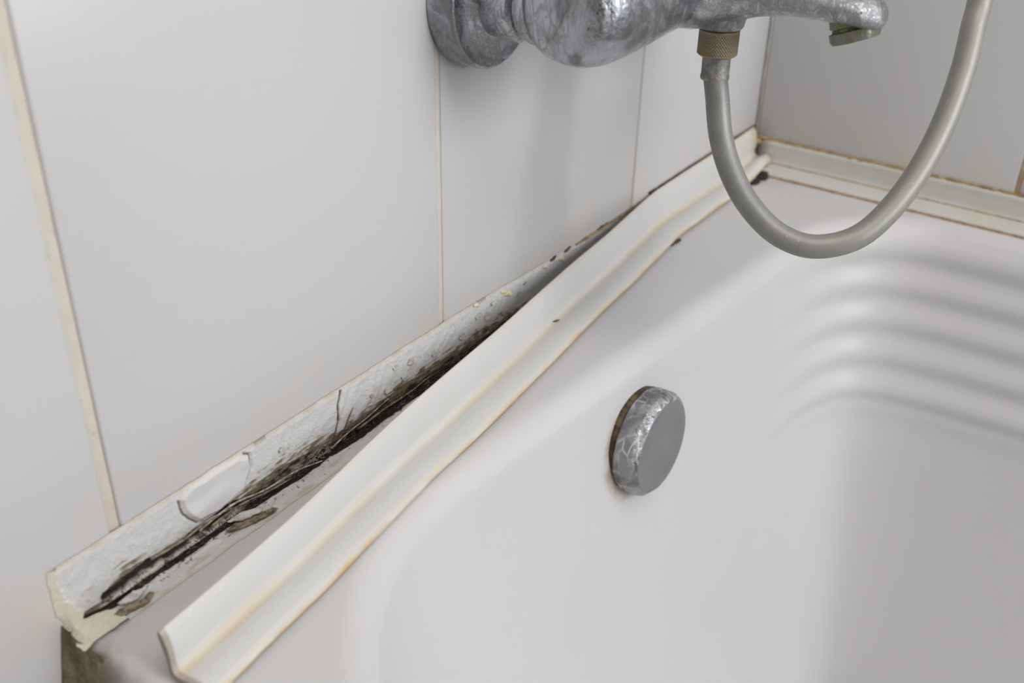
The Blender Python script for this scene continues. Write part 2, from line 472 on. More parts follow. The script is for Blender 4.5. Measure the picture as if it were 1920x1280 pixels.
# ------------------------------------------------------------------ loose strip lying askew along the tap wall
def smin(a, b, k=.006):
    h = max(k - abs(a - b), 0) / k; return min(a, b) - h * h * k * .25
def crease_y(x):
    l = -.0010; m = -.1065 * (-.170 - x) if x < -.170 else 0.0
    y = l + m + (.0006 * math.sin(x * 36) if x < -.2 else 0) * sst(-.2, -.3, x)
    return y - .0008 * .45 * nz(x * 14, 2.2) * sst(-.15, -.25, x)
def lipw(x): return .0212 + .0005 * nz(x * 22, 5) + .0002 * nz(x * 110, 8) - .0035 * sst(-.10, -.01, x)
def legh(x): return .0235 + .0042 * sst(-.58, -.42, x) + .0018 * sst(-.33, -.05, x) + .0005 * nz(x * 18, 9)
# colour of the strip by stain: old yellow crease, orange lower edge
rows = []; cols = []
NX = 620; xs = [-.6215 + (.6215 - .0042) * i / (NX - 1) for i in range(NX)]
WHITE = Vector((.565, .567, .562)); CREAM = Vector((.53, .455, .33)); ORANGE = Vector((.50, .33, .15)); DIRT = Vector((.22, .16, .10))
for i, x in enumerate(xs):
    yc = crease_y(x); lw = lipw(x); h = legh(x); far = sst(-.14, -.02, x)
    lift = .0006 + .0035 * math.exp(-((x + .012) / .02) ** 2) + .0006 * (nz(x * 30, 4) + .4)
    P = []; S = []
    def ad(u, v, s): P.append((u, v)); S.append(s)
    # upper leg outer face (from its free lip down), then cove, then lower leg, then the back faces
    ad(.0000, h, 1); ad(.0008, h + .0003, 1); ad(.0016, h - .0004, 2)
    for k in range(1, 9):
        t = k / 9; ad(.0018 + .0020 * t * t + .0014 * math.sin(math.pi * t), h - (h - .0062) * t, 0)
    ad(.0044, .0052, 3); ad(.0053, .0043, 4); ad(.0064, .0038, 4); ad(.0077, .0038, 3)
    bul = .0010 + .0016 * far
    for k in range(1, 9):
        t = k / 9; ad(.0077 + (lw - .0077) * t, .0038 + bul * math.sin(math.pi * min(1, t * .95)) - .0014 * t, 0 if k < 8 else 5)
    ad(lw + .0002, .0019, 6); ad(lw + .0005, .0009, 7); ad(lw - .0006, .0003, 7)
    ad(lw - .005, .0010, 0); ad(lw * .5, .0018, 0); ad(.005, .0018, 0); ad(.0026, .0032, 0); ad(.0020, h * .5, 0); ad(.0002, h - .004, 0)
    # endings: near end cut slightly on the bias; far end clipped to a slant
    row = []; cr = []
    for (u, v), s in zip(P, S):
        dx = 0.0
        if i < 30: dx = (.030 * (v - .004) * .02 + .10 * u) * (1 - i / 30)
        fx = 0.0
        if i > NX - 40: fx = -(max(0, v - .006) * .25 + abs(u - .012) * .55 * (1 if v < .009 else 0)) * ((i - (NX - 40)) / 39)
        slope = -.1065 if x < -.17 else 0
        row.append(Vector((x + dx + fx, yc - u, v + lift * (1 if v < h * .9 else .4) * min(1, u / .004 + .2))))
        n1 = fbm(x * 60, s * .7, 1.3); n2 = fbm(x * 240, s, 7.7, 3); n0 = nz(x * 9, 3.3)
        c = WHITE.copy()
        if s in (3, 4):
            a = .32 + .45 * n1 + .40 * n0 + (.25 if s == 4 else 0)
            if x < -.5: a += .15
            c = c.lerp(CREAM, max(0, min(1, a)))
        if s == 0: c = c.lerp(CREAM, max(0, .05 + .12 * n1))
        if s in (1, 2): c = c.lerp(CREAM, max(0, .28 + .4 * n1 + .4 * far))
        if s == 5: c = c.lerp(Vector((.66, .55, .36)), max(0, min(1, .25 + .9 * n1)))
        if s == 6: c = c.lerp(ORANGE, max(0, min(1, .50 + 1.0 * n1)))
        if s == 7: c = c.lerp(ORANGE * .8, max(0, min(1, .85 + .6 * n1)))
        if i < 3: c = c.lerp(DIRT, .55 + .4 * n1)
        c = c.lerp(Vector((.58, .52, .40)), .25 * sst(-.12, -.01, x))
        if i > NX - 16 : c = c.lerp(Vector((.40, .28, .15)), .6 * (i - NX + 16) / 16)
        cr.append((c.x, c.y, c.z, 1))
    rows.append(row); cols.append(cr)
me = grid('loose_strip', rows, closed_u=True, cap0=True, cap1=True)
ca = me.color_attributes.new('stain', 'FLOAT_COLOR', 'POINT')
flat = [c for r in cols for q in r for c in q]; ca.data.foreach_set('color', flat)
STRIP = m_attr('aged_white_plastic', 'stain', .33, 300, .0, .45, .0)
me.shade_smooth(); sharpen(me, 55)
ls = tag(link('loose_edge_strip', me, STRIP),
         'long white plastic edge strip come loose and lying askew along the tub rim', 'edge strip')
# a sliver of dirt sitting in the fold
link('dirt_speck', tube('dirt_speck', [Vector((-.3275, crease_y(-.3275) - .0050, .0058)), Vector((-.3245, crease_y(-.3245) - .0058, .0052)), Vector((-.322, crease_y(-.322) - .0066, .0052))], lambda t: .0002 + .0005 * math.sin(math.pi * t), 6), GASKET, ls)

# ------------------------------------------------------------------ old sealant residue left on wall and rim
def seg_d(px, py, ax, ay, bx, by):
    dx, dy = bx - ax, by - ay; t = max(0, min(1, ((px - ax) * dx + (py - ay) * dy) / (dx * dx + dy * dy)))
    return math.hypot(px - ax - t * dx, py - ay - t * dy), t
def poly_sd(px, py, P):
    d = 9; ins = False; n = len(P)
    for i in range(n):
        a, b = P[i], P[(i + 1) % n]
        d = min(d, seg_d(px, py, a[0], a[1], b[0], b[1])[0])
        if (a[1] > py) != (b[1] > py) and px < (b[0] - a[0]) * (py - a[1]) / (b[1] - a[1]) + a[0]: ins = not ins
    return -d if ins else d
LUMP = [(-.5712, .0262), (-.566, .0296), (-.552, .0300), (-.5405, .0296), (-.5350, .0262), (-.5345, .020), (-.5395, .0118), (-.553, .0088), (-.5645, .0108), (-.570, .0180)]
CRACK = [(-.4770, .0285), (-.4795, .0225), (-.4800, .0140), (-.4835, .0050), (-.4900, .0005)]
CRACK2 = [(-.4700, .0150), (-.4760, .0070), (-.4840, .0020)]
PL = Vector((.57, .57, .565)); GB = Vector((.19, .145, .10)); BK = Vector((.012, .010, .009)); YO = Vector((.50, .37, .22)); CRM = Vector((.62, .59, .475)); TN = Vector((.40, .33, .24))
def topz(x): return .0305 - .0045 * sst(-.40, -.25, x) + .0005 * nz(x * 40, 1) + .0003 * nz(x * 160, 6)
x_a, x_b = -.6305, -.175
DX = .00036; NXr = int((x_b - x_a) / DX)
TW, TT = 88, 52                       # samples on the wall part and on the rim part
verts = []; colr = []
for i in range(NXr + 1):
    x = x_a + (x_b - x_a) * i / NXr
    zt = topz(x); tw = .0142 + .0006 * nz(x * 60, 4) + .0004 * nz(x * 260, 8)
    big = nz(x * 17, 11.3); big2 = nz(x * 34, 17.9)
    grow = .6 + .9 * big + .4 * math.exp(-((x + .47) / .06) ** 2) + 1.0 * math.exp(-((x + .600) / .010) ** 2)
    fadeR = sst(-.20, -.30, x)
    seamc = .0012 + .0012 * nz(x * 24, 31)
    bw = .0025 + .0014 * (nz(x * 40, 41) + .5) + .0016 * math.exp(-((x + .47) / .045) ** 2)
    ridge = sst(-.617, -.608, x) * (1 - sst(-.548, -.535, x)) + .45 * sst(-.535, -.52, x) * (1 - sst(-.50, -.49, x))
    for j in range(TW + TT + 1):
        if j <= TW: d = -zt * (1 - j / TW)
        else: d = tw * (j - TW) / TT
        wob = .0010 * nz(x * 70, 51) + .0005 * nz(x * 240, d * 300)
        n_s = fbm(x * 90, d * 700, 3.0, 4)            # streaks running with the joint
        n_f = fbm(x * 900, d * 900, 9.0, 3)           # fine
        n_m = fbm(x * 230, d * 230, 5.0, 4)
        h = .0010 + .00045 * n_m + .00022 * n_f
        if d < 0: h += .00020 * math.sin((x * 700 + d * 500) + 5 * nz(x * 60, d * 60)) * sst(-.005, -.012, d) * (.5 + nz(x * 25, 71))
        c = PL.copy()
        hi = sst(-.012, -.020, d)
        # wall side mould, thicker towards the seam
        if d < 0:
            reach = .0165 * max(.42, grow) + .004 * math.exp(-((x + .35) / .03) ** 2) + .0045 * math.exp(-((x + .455) / .035) ** 2) + .003 * math.exp(-((x + .40) / .02) ** 2)
            m = sst(-reach, -.0008, d) * 1.10 + (1.15 - .85 * hi) * n_s + .65 * n_m + .20 - .18 * (1 - sst(-.012, -.002, d))
            mm = sst(.38, .78, m) * (.55 + .45 * fadeR)
            c = c.lerp(TN, .8 * sst(.22, .50, m)); c = c.lerp(GB, mm); c = c.lerp(BK, sst(.95, 1.25, m + .4 * n_f))
            h -= .0005 * mm - .0012 * max(0, n_s) * mm
        # foam-like pale ridge between two black lines
        e = d - seamc + wob
        black = math.exp(-(e / bw) ** 2) * (1.25 + .9 * n_m)
        up = math.exp(-((d + .0056 - 1.6 * wob) / (.0017 + .0010 * (big2 + .4))) ** 2) * ridge * (1.35 + 1.8 * n_m)
        if ridge > 0:
            rr = math.exp(-((d + .0016 - 1.5 * wob) / (.0024 + .0012 * nz(x * 110, 15))) ** 2) * ridge * (1 - .8 * sst(.20, .34, nz(x * 150, d * 60, 8)))
            h += .0016 * rr; c = c.lerp(Vector((.60, .54, .50)), min(1, rr * 1.3) * (1 if n_f < .22 else .35))
            black = max(0, math.exp(-((e - .0016 * ridge) / (bw * .8)) ** 2) * (1.25 + .9 * n_m))
        if black > .42: h -= .0016 * sst(.42, .9, black)
        c = c.lerp(GB * .7, sst(.25, .5, black)); c = c.lerp(BK, sst(.42, .68, black)); c = c.lerp(BK, sst(.4, .75, up)); h -= .0010 * sst(.4, .8, up)
        # powdery black specks, dense by the seam
        pw = fbm(x * 1300, d * 1300, 41, 2); dens = math.exp(-abs(d + .001) / .0048) * (.75 + .8 * nz(x * 28, 83)) + .30 * math.exp(-abs(d + .004) / .010) * (.5 + nz(x * 60, d * 90, 6))
        c = c.lerp(BK if pw > .1 else GB, .9 * sst(.46 - .46 * dens, .52 - .46 * dens, pw)); 
        # rust flecks along the seam
        if .2 < black < .7 and nz(x * 45, 91) > .1 and n_f > .05: c = c.lerp(Vector((.38, .20, .07)), .8)
        # rim side: pale, peppered
        if d > seamc + bw:
            h = .0006 + .00035 * n_m + .0002 * n_f
            c = Vector((.63, .61, .60)).lerp(PL, .5)
            pk = fbm(x * 420, d * 620, 13, 3) + .16 - .30 * sst(.004, .012, d) + .30 * nz(x * 30, 33)
            c = c.lerp(GB, sst(.26, .36, pk)); c = c.lerp(BK, sst(.42, .5, pk)); c = c.lerp(TN, .5 * sst(.08, .3, fbm(x * 60, d * 200, 21, 3))); h += .0022 * max(0, fbm(x * 120, d * 260, 27, 3)) * (1 - sst(.008, .013, d))
        # speckles on the plaster
        if d < -.006:
            pk = fbm(x * 800, d * 800, 23, 2) + .22 * nz(x * 50, d * 50, 4)
            c = c.lerp(GB, .85 * sst(.40, .47, pk))
        # the top edge: ochre line, chips
        if j <= 7:
            te = 1 - j / 8
            c = c.lerp(YO, te * (.25 + .6 * sst(-.15, .40, fbm(x * 150, 61, 0, 3) + .10)) * sst(-.20, -.42, x))
            if nz(x * 75, 77) > .34: c = c.lerp(GB, .7 * te)
            h *= .35 + .65 * (j / 8)
        if j > TW + TT - 5: c = c.lerp(YO, .35 + .4 * nz(x * 90, 5)); h *= (TW + TT - j) / 5
        # clean smooth lump of plaster and its dark undercut edge
        if -.575 < x < -.53 and d < 0:
            sd = poly_sd(x, -d, LUMP) + .0005 * nz(x * 200, d * 200)
            # height above the rim is -d
            if sd < .0004:
                k = sst(.0004, -.0016, sd)
                c = c.lerp(Vector((.61, .60, .59)), sst(.0002, -.0006, sd) * (1 - .5 * sst(.014, .009, -d)))
                h = h * (1 - k) + k * (.0024 + .0005 * nz(x * 55, d * 160, 2) + .00012 * n_m)
            elif sd < .0016 and (x > -.537 or (x < -.562 and -d < .026)):
                c = c.lerp(GB * .6, sst(.0016, .0006, sd)); h -= .0008
        # branching crack
        if -.50 < x < -.465 and d < .001:
            dm = 9
            for K in (CRACK, CRACK2):
                for q in range(len(K) - 1): dm = min(dm, seg_d(x, -d, K[q][0], K[q][1], K[q + 1][0], K[q + 1][1])[0])
            dm += .0004 * nz(x * 300, d * 300)
            if dm < .0012: c = c.lerp(GB * .5, sst(.0011, .0004, dm)); h -= .0012 * sst(.0010, .0003, dm)
        # cream expanding-foam-like end
        endx = -.6270 + .0060 * sst(-.020, -.004, d) + .0100 * sst(.0005, .0055, d) + .0012 * nz(d * 300, 3) + .0012 * nz(d * 900, 4)
        k = 1 - sst(endx - .0005, endx + .0005, x)
        if k > 0:
            c = c.lerp(CRM + Vector((.02, .02, .02)) * n_m * 3, k); h = h * (1 - k) + k * (.0017 + .0004 * n_m)
        # ragged left boundary
        xx = x; cut = .0010 * nz(d * 260, 5) + .0007 * nz(d * 900, 2) + .0025 * sst(-.012, .0, d) * (1 - sst(0, .012, d))
        if i < 12: xx = x + cut * (1 - i / 12); h *= .15 + .85 * i / 12
        # place: fillet the inner corner
        f = .0016; h = max(h, .0002)
        if d <= 0: P = Vector((xx, -h, -d)) if -d > h else Vector((xx, -h, max(-d, h * .8)))
        else: P = Vector((xx, -max(d, h * .8), h))
        verts.append(P); colr += [max(0, c.x), max(0, c.y), max(0, c.z), 1]
n = TW + TT + 1
faces = [(i * n + j, i * n + j + 1, (i + 1) * n + j + 1, (i + 1) * n + j) for i in range(NXr) for j in range(n - 1)]
me = mesh('sealant_residue', verts, faces)
me.flip_normals() if me.polygons[0].normal.y > 0 else None
ca = me.color_attributes.new('stain', 'FLOAT_COLOR', 'POINT'); ca.data.foreach_set('color', colr)
RESID = m_attr('crumbling_sealant', 'stain', .62, 1800, .5, .3)
rs = tag(link('sealant_residue', me, RESID),
         'crumbling white sealant blackened with mould, left in the corner of wall and tub rim', 'sealant')
# small flakes peeling off, fibres caught in the mould
def flake(pts, mat, z=.002, th=.0005, curl=.0012, seed=0, wall=False, name='flake'):
    bm = bmesh.new(); c = Vector((sum(p[0] for p in pts) / len(pts), sum(p[1] for p in pts) / len(pts), 0))
    ring = []; m = 5
    P = []
    for i in range(len(pts)):
        a, b = pts[i], pts[(i + 1) % len(pts)]
        for k in range(m):
            t = k / m; P.append(Vector((a[0] + (b[0] - a[0]) * t + .0007 * nz(i * 3.7 + k * .9, seed), a[1] + (b[1] - a[1]) * t + .0007 * nz(i * 2.3 + k * .9, seed + 5), 0)))
    def pos(p, dz):
        q = (p - c).length; zz = z + curl * (q / .006) ** 2 * (.5 + nz(p.x * 300, p.y * 300, seed)) + dz
        return Vector((p.x, -zz, -p.y)) if wall else Vector((p.x, p.y, zz))
    T = []; Bm = []
    for s in (1.0, .6, .25):
        T.append([bm.verts.new(pos(c.lerp(p, s), th)) for p in P])
    Bm = [bm.verts.new(pos(p, 0)) for p in P]; N = len(P)
    for i in range(N):
        k = (i + 1) % N
        bm.faces.new((T[0][i], T[0][k], T[1][k], T[1][i])); bm.faces.new((T[1][i], T[1][k], T[2][k], T[2][i])); bm.faces.new((Bm[i], Bm[k], T[0][k], T[0][i]))
    bm.faces.new(T[2]); bm.faces.new(Bm)
    bmesh.ops.recalc_face_normals(bm, faces=bm.faces)
    me = bpy.data.meshes.new(name); bm.to_mesh(me); bm.free(); return link(name, me, mat, rs)
flake([(-.5555, -.0062), (-.548, -.0052), (-.5335, -.0112), (-.5325, -.0138), (-.544, -.0120), (-.5545, -.0088)], BROWNFLAKE, seed=1, curl=.0003, th=.0003, z=.0014)
flake([(-.5525, -.0040), (-.545, -.0032), (-.536, -.0080), (-.5385, -.0102), (-.5475, -.0075)], CHIP, z=.0026, seed=2, curl=.0005)
flake([(-.6135, -.0088), (-.6075, -.0082), (-.5995, -.0112), (-.5975, -.0096), (-.5965, -.0112), (-.6010, -.0140), (-.6070, -.0128), (-.6120, -.0118)], BROWNFLAKE, seed=3, curl=.0003, th=.0003, z=.0014)
flake([(-.6095, -.0060), (-.6015, -.0052), (-.5975, -.0082), (-.6035, -.0098), (-.6075, -.0084)], CHIP, z=.0024, seed=4, curl=.0004)
flake([(-.6015, .0000), (-.5955, .0022), (-.591, -.0005), (-.596, -.0035)], BROWNFLAKE, z=.002, seed=5, wall=True, curl=.0008) if False else None
chips = [(-.4445, -.0128, .0022), (-.4320, -.0150, .0018), (-.4385, -.0230, .0016), (-.4255, -.0205, .0025), (-.3700, -.0215, .0020), (-.3610, -.0175, .0024), (-.3840, -.0155, .0019), (-.4080, -.0160, .0016), (-.3560, -.0235, .0016), (-.4560, -.0160, .0015), (-.3310, -.0190, .0018), (-.5160, -.0190, .0015), (-.3450, -.0130, .0020)]
for k, (x, z, s) in enumerate(chips):
    pts = [(x + s * (1.4 + .5 * random.random()) * math.cos(a + .3 * k), z + s * (.6 + .5 * random.random()) * math.sin(a + .3 * k)) for a in [q * 2 * math.pi / 6 for q in range(6)]]
    flake(pts, CHIP, z=.0012, th=.0006, curl=.0003, seed=20 + k, wall=True, name='plaster_chip')
# cream blobs on the wall edge beyond the main strip
def blobs(name, spots, mat, parent):
    bm = bmesh.new()
    for (x, y, z, s) in spots:
        r = bmesh.ops.create_icosphere(bm, subdivisions=2, radius=1)
        for v in r['verts']:
            q = v.co.copy(); k = 1 + .35 * nz(q.x * 1.7 + x * 900, q.y * 1.7, q.z * 1.7)
            v.co = Vector((x + q.x * s[0] * k, y + q.y * s[1] * k, z + q.z * s[2] * k))
    me = bpy.data.meshes.new(name); bm.to_mesh(me); bm.free(); me.shade_smooth(); return link(name, me, mat, parent)
YEL = m_simple('yellowed_filler', (.62, .56, .34), (.70, .66, .50), 300, .5, .5)
for (x, z, s) in ((-.3465, .0265, .0016), (-.3425, .0235, .0020), (-.3720, .0290, .0013), (-.2870, .0235, .0018), (-.305, .0255, .0013)):
    blobs('filler_crumb', [(x, -.001, z, (s * 1.7, .0008, s * .7)), (x + s, -.0012, z - s * .6, (s, .0008, s * .6))], YEL, rs)
for (x, z, s) in ((-.2960, .0262, .0020), (-.2800, .0262, .0020), (-.2420, .0262, .0024), (-.2350, .0265, .0016), (-.3260, .0225, .0013), (-.2620, .0260, .0012)):
    blobs('dirt_crumb', [(x, -.0006, z, (s * 1.6, .0006, s * .45)), (x + s * 1.3, -.0006, z + s * .4, (s, .0006, s * .35))], GASKET, rs)
def fibres(name, n, xr, dr, L, r, mat, seed):
    rnd = random.Random(seed); V = []; F = []
    for _ in range(n):
        x = rnd.uniform(*xr); d = rnd.uniform(*dr)
        p = Vector((x, -.0016 - max(0, d), max(.0016, -d) + .0004)); a = rnd.uniform(0, 6.28) if rnd.random() < .45 else rnd.gauss(.0, .3)
        dirv = Vector((math.cos(a), -.25 * abs(math.sin(a * 2.3)), math.sin(a) * .8)).normalized(); pts = [p]; l = rnd.uniform(.4, 1) * L
        for k in range(7):
            dirv = (dirv + Vector((rnd.gauss(0, .22), rnd.gauss(0, .18), rnd.gauss(0, .22)))).normalized()
            q = pts[-1] + dirv * l / 7; q.y = min(q.y, -.0010); q.z = max(q.z, .0010); pts.append(q)
        for k, q in enumerate(pts):
            dd = (pts[min(k + 1, 7)] - pts[max(k - 1, 0)]).normalized(); _, u, w = frame(dd)
            for m in range(3): V.append(q + (u * math.cos(m * 2.094) + w * math.sin(m * 2.094)) * r * (1 - .6 * k / 7))
        b = len(V) - 24
        for k in range(7):
            for m in range(3): F.append((b + k * 3 + m, b + k * 3 + (m + 1) % 3, b + k * 3 + 3 + (m + 1) % 3, b + k * 3 + 3 + m))
    o = link(name, mesh(name, V, F), mat, rs); o['kind'] = 'stuff'; return o
fibres('mould_fibres', 420, (-.60, -.36), (-.004, .003), .0038, .00006, HAIR, 3)
fibres('dark_fibres', 500, (-.61, -.34), (-.007, .002), .0034, .00009, DARK, 4)
fibres('pale_fibres', 60, (-.502, -.488), (-.006, .000), .0042, .00009, m_simple('pale_fibre', (.6, .56, .48), (.5, .45, .36), 200, .7, .1), 5)
link('dried_stem', tube('dried_stem', catmull([(-.566, -.0030, .0075), (-.556, -.0036, .0095), (-.545, -.0030, .0090), (-.530, -.0040, .0065), (-.512, -.0042, .0055), (-.497, -.0058, .0030)], 8), lambda t: .00045 * (1 - .6 * t) + .0001, 6), HAIR, rs)
link('dried_stem', tube('dried_stem', catmull([(-.488, -.0030, .0035), (-.476, -.0034, .0062), (-.462, -.0030, .0070), (-.447, -.0032, .0098)], 8), lambda t: .0003 * (1 - .6 * t) + .0001, 6), HAIR, rs)
for path in ([(-.590, -.0030, .0095), (-.575, -.0036, .0088), (-.560, -.0034, .0100), (-.548, -.0036, .0082)], [(-.560, -.0034, .0062), (-.545, -.0036, .0072), (-.528, -.0036, .0042), (-.515, -.0040, .0032)], [(-.470, -.0034, .0045), (-.450, -.0036, .0058), (-.432, -.0034, .0052), (-.415, -.0034, .0066)]):
    link('dried_stem', tube('dried_stem', catmull(path, 8), lambda t: .0005 * (1 - .6 * t) + .0001, 6), TUBEM if False else BROWNFLAKE, rs)

# brown-stained filler crust at the strip's left end, dark tone includes the gap's shade
def crust():
    rows = []
    for i in range(46):
        zb = -.16 * i / 45
        row = []
        for j in range(22):
            t = j / 21; z = zb + (.0050 * (1 - t) ** 1.6 - .0004) * max(0, 1 - i / 12); x = -.6280 - (.0018 + .0050 * min(1, i / 7)) * (1 - t) ** 1.3 - .03 * (-zb) * (1 - t); y = -.0002 - .0200 * t
            b = math.sin(math.pi * t) * (.0012 + .0016 * nz(z * 90, t * 4)) * min(1, .3 + i / 6) + .0006 * nz(z * 300, t * 12)
            row.append(Vector((x - b * .7, y - b * .7, z)))
        rows.append(row)
    return grid('filler_crust', rows)
CRUST = NT('brown_stained_filler')
_n = CRUST.noise(95, 5, .7); _c = CRUST.mix(CRUST.rng(_n, .35, .62), (.10, .075, .05), (.24, .19, .13)); _c = CRUST.mix(CRUST.rng(CRUST.noise(200, 4), .70, .76), _c, (.58, .52, .34))
CRUST.bump(CRUST.noise(400, 5), .6, .001); CRUSTM = CRUST.set(col=_c, rough=.75)
link('filler_crust', crust(), CRUSTM, rs)

# black grime clumps in the far corner and beside the loose strip
g = blobs('grime_clump', [(-.178, crease_y(-.178) - .0225, .0009, (.0034, .0016, .0012)), (-.174, crease_y(-.174) - .0228, .0006, (.0022, .0014, .0008)), (-.183, crease_y(-.183) - .0215, .0006, (.0035, .0010, .0008))], GASKET, None)
tag(g, 'small dark grime clump on the tub rim against the loose strip', 'grime')
sp = []
for k in range(26):
    x = -.075 + .062 * k / 25; sp.append((x, crease_y(x) - .0175 - .0018 * random.random(), .0006, (.0030, .0022 + .0014 * random.random(), .0010)))
sp += [(-.024, -.0205, .0010, (.007, .0050, .0022)), (-.032, -.0235, .0008, (.007, .0042, .0014)), (-.044, -.0225, .0006, (.007, .0036, .0010)), (-.016, -.0175, .0016, (.004, .004, .003))]
g2 = blobs('corner_grime', sp, DARK, None)
blobs('brown_crumb', [(-.0020, -.0060, .0212, (.0022, .0050, .0012)), (-.0040, -.0045, .0180, (.0030, .0030, .0030))], GRIME, g2); tag(g2, 'black mould packed in the tub corner where the two edge strips meet', 'grime')
sp = []
for k in range(40):
    x = -.375 + .20 * k / 39
    sp.append((x, -.0016, .0266, (.0040, .0004, .00035)))
bead('grime_line', [Vector((-.178 + .174 * i / 120, -.0009, legh(-.178 + .174 * i / 120) + .0008)) for i in range(121)], .0008, GASKET, rs, 3)
bead('grime_line', [Vector((-.270 + .095 * i / 60, -.0009, .0262 + .0005 * nz(i * .5, 4))) for i in range(61)], .0007, GRIME, rs, 13, .9)

# ------------------------------------------------------------------ mixer tap
XC = -.300; ZA = .192
tap = tag(empty('mixer_tap', (XC, 0, ZA)), 'limescale-crusted chrome mixer tap mounted on the left tiled wall', 'tap')
def escut(x, name='escutcheon'):
    pr = [(0, .0315), (.0005, .0322), (.0130, .0324), (.0142, .0319), (.0146, .0310), (.0140, .0300), (.0130, .0270), (.0128, .0230), (.0140, .0200), (.0165, .0182), (.0170, .0172), (.0255, .0165)]
    return link(name, lathe(name, (x, 0, ZA), (0, -1, 0), pr, 96, fn=lambda t, r, th: r * (1 + .002 * nz(math.cos(th) * 2, math.sin(th) * 2, t * 90))), CHROME, tap)
for sx in (-1, 1):
    x = XC + sx * .0755
    escut(x)
    un = link('union_nut', lathe('union_nut', (x, 0, ZA), (0, -1, 0), [(.0235, .0150), (.0240, .0168), (.0315, .0172), (.0330, .0160), (.0332, .0148), (.0350, .0146), (.0352, .0166), (.0385, .0176), (.0420, .0176)], 72, fn=lambda t, r, th: r * (.965 * min(1.06, 1 / math.cos((th % (math.pi / 3)) - math.pi / 6)) + .02) if .0236 < t < .0325 else r), CHROME2, tap)
    link('washer', lathe('washer', (x, 0, ZA), (0, -1, 0), [(.0331, .0150), (.0334, .0159), (.0352, .0159), (.0356, .015)], 48), BRASS, un)
def ell_loft(bm, secs, n=40):
    """secs: (centre, u-vector, v-vector); a closed superelliptic loft"""
    rings = []
    for (c, u, v, *e) in secs:
        p = e[0] if e else 2.0; ring = []
        for k in range(n):
            a = 2 * math.pi * k / n; ca, sa = math.cos(a), math.sin(a)
            ring.append(bm.verts.new(Vector(c) + Vector(u) * math.copysign(abs(ca) ** (2 / p), ca) + Vector(v) * math.copysign(abs(sa) ** (2 / p), sa)))
        rings.append(ring)
    for i in range(len(rings) - 1):
        for k in range(n): bm.faces.new((rings[i][k], rings[i][(k + 1) % n], rings[i + 1][(k + 1) % n], rings[i + 1][k]))
    bm.faces.new(rings[0][::-1]); bm.faces.new(rings[-1])
def remeshed(name, build, mat, parent, voxel=.0007, smooth=6):
    bm = bmesh.new(); build(bm); bmesh.ops.recalc_face_normals(bm, faces=bm.faces)
    me = bpy.data.meshes.new(name); bm.to_mesh(me); bm.free()
    o = bpy.data.objects.new(name, me); COL.objects.link(o)
    r = o.modifiers.new('r', 'REMESH'); r.mode = 'VOXEL'; r.voxel_size = voxel
    s = o.modifiers.new('s', 'SMOOTH'); s.iterations = smooth; s.factor = .5
    dg = bpy.context.evaluated_depsgraph_get(); m2 = bpy.data.meshes.new_from_object(o.evaluated_get(dg))
    bpy.data.objects.remove(o); m2.name = name; m2.shade_smooth(); m2.materials.clear()
    return link(name, m2, mat, parent)
YB, ZB = -.0665, .1975
def body(bm):
    secs = []
    half = [(.1045, .004), (.1040, .0125), (.1020, .0185), (.0985, .0222), (.0930, .0244), (.0860, .0254), (.0760, .0255), (.0600, .0249), (.0400, .0238), (.0200, .0229)]
    for (dx, r) in [(-q, w) for q, w in half] + [(0, .0226)] + half[::-1]:
        secs.append(((XC + dx, YB, ZB), (0, r * 1.02, 0), (0, 0, r), 2.15))
    ell_loft(bm, secs)
    for sx in (-1, 1):      # necks towards the unions
        x = XC + sx * .0755
        ell_loft(bm, [((x, -.0415, ZA), (.0175, 0, 0), (0, 0, .0175)), ((x, -.050, ZA + .001), (.0190, 0, 0), (0, 0, .0185)), ((x, -.062, ZB), (.0200, 0, 0), (0, 0, .0200))])
bdy = remeshed('body', body, CHROME, tap, .0009, 8)
# parting groove ring on the left end of the body
link('seam_ring', lathe('seam_ring', (XC - .0835, YB, ZB), (1, 0, 0), [(-.0006, .0245), (-.0003, .0258), (.0003, .0259), (.0007, .0247)], 96), DARK, bdy)
def spout(bm):
    S = [((XC, -.066, 0.1945), (.0300, 0, 0), (0, .002, .0215)),
         ((XC, -.078, 0.1935), (.0300, 0, 0), (0, .002, .0195)),
         ((XC, -.088, 0.1930), (.0250, 0, 0), (0, .001, .0170)),
         ((XC, -.098, 0.1935), (.0185, 0, 0), (0, 0, .0135)),
         ((XC, -.110, 0.1945), (.0155, 0, 0), (0, 0, .0105)),
         ((XC, -.125, 0.1955), (.0142, 0, 0), (0, 0, .0088)),
         ((XC, -.140, 0.1950), (.0138, 0, 0), (0, 0, .0082)),
         ((XC, -.152, 0.1940), (.0138, 0, 0), (0, 0, .0080)),
         ((XC, -.159, 0.1933), (.0130, 0, 0), (0, .002, .0075)),
         ((XC, -.1635, 0.1930), (.0100, 0, 0), (0, .002, .0060)),
         ((XC, -.1655, 0.1930), (.0060, 0, 0), (0, .001, .0035))]
    ell_loft(bm, S)
    # boss carrying the hose
    ell_loft(bm, [((XC, -.0905, .1758), (.0104, 0, 0), (0, .0104, 0)), ((XC, -.0905, .1772), (.0112, 0, 0), (0, .0112, 0)), ((XC, -.0905, .1830), (.0122, 0, 0), (0, .0122, 0)), ((XC, -.0905, .1960), (.0145, 0, 0), (0, .0145, 0))])
sp_ = remeshed('spout', spout, m_chrome('scaled_spout_chrome', .95, (.50, .52, .56)), tap, .0008, 8)
aer_ax = Vector((-.05, -.40, -1)).normalized()
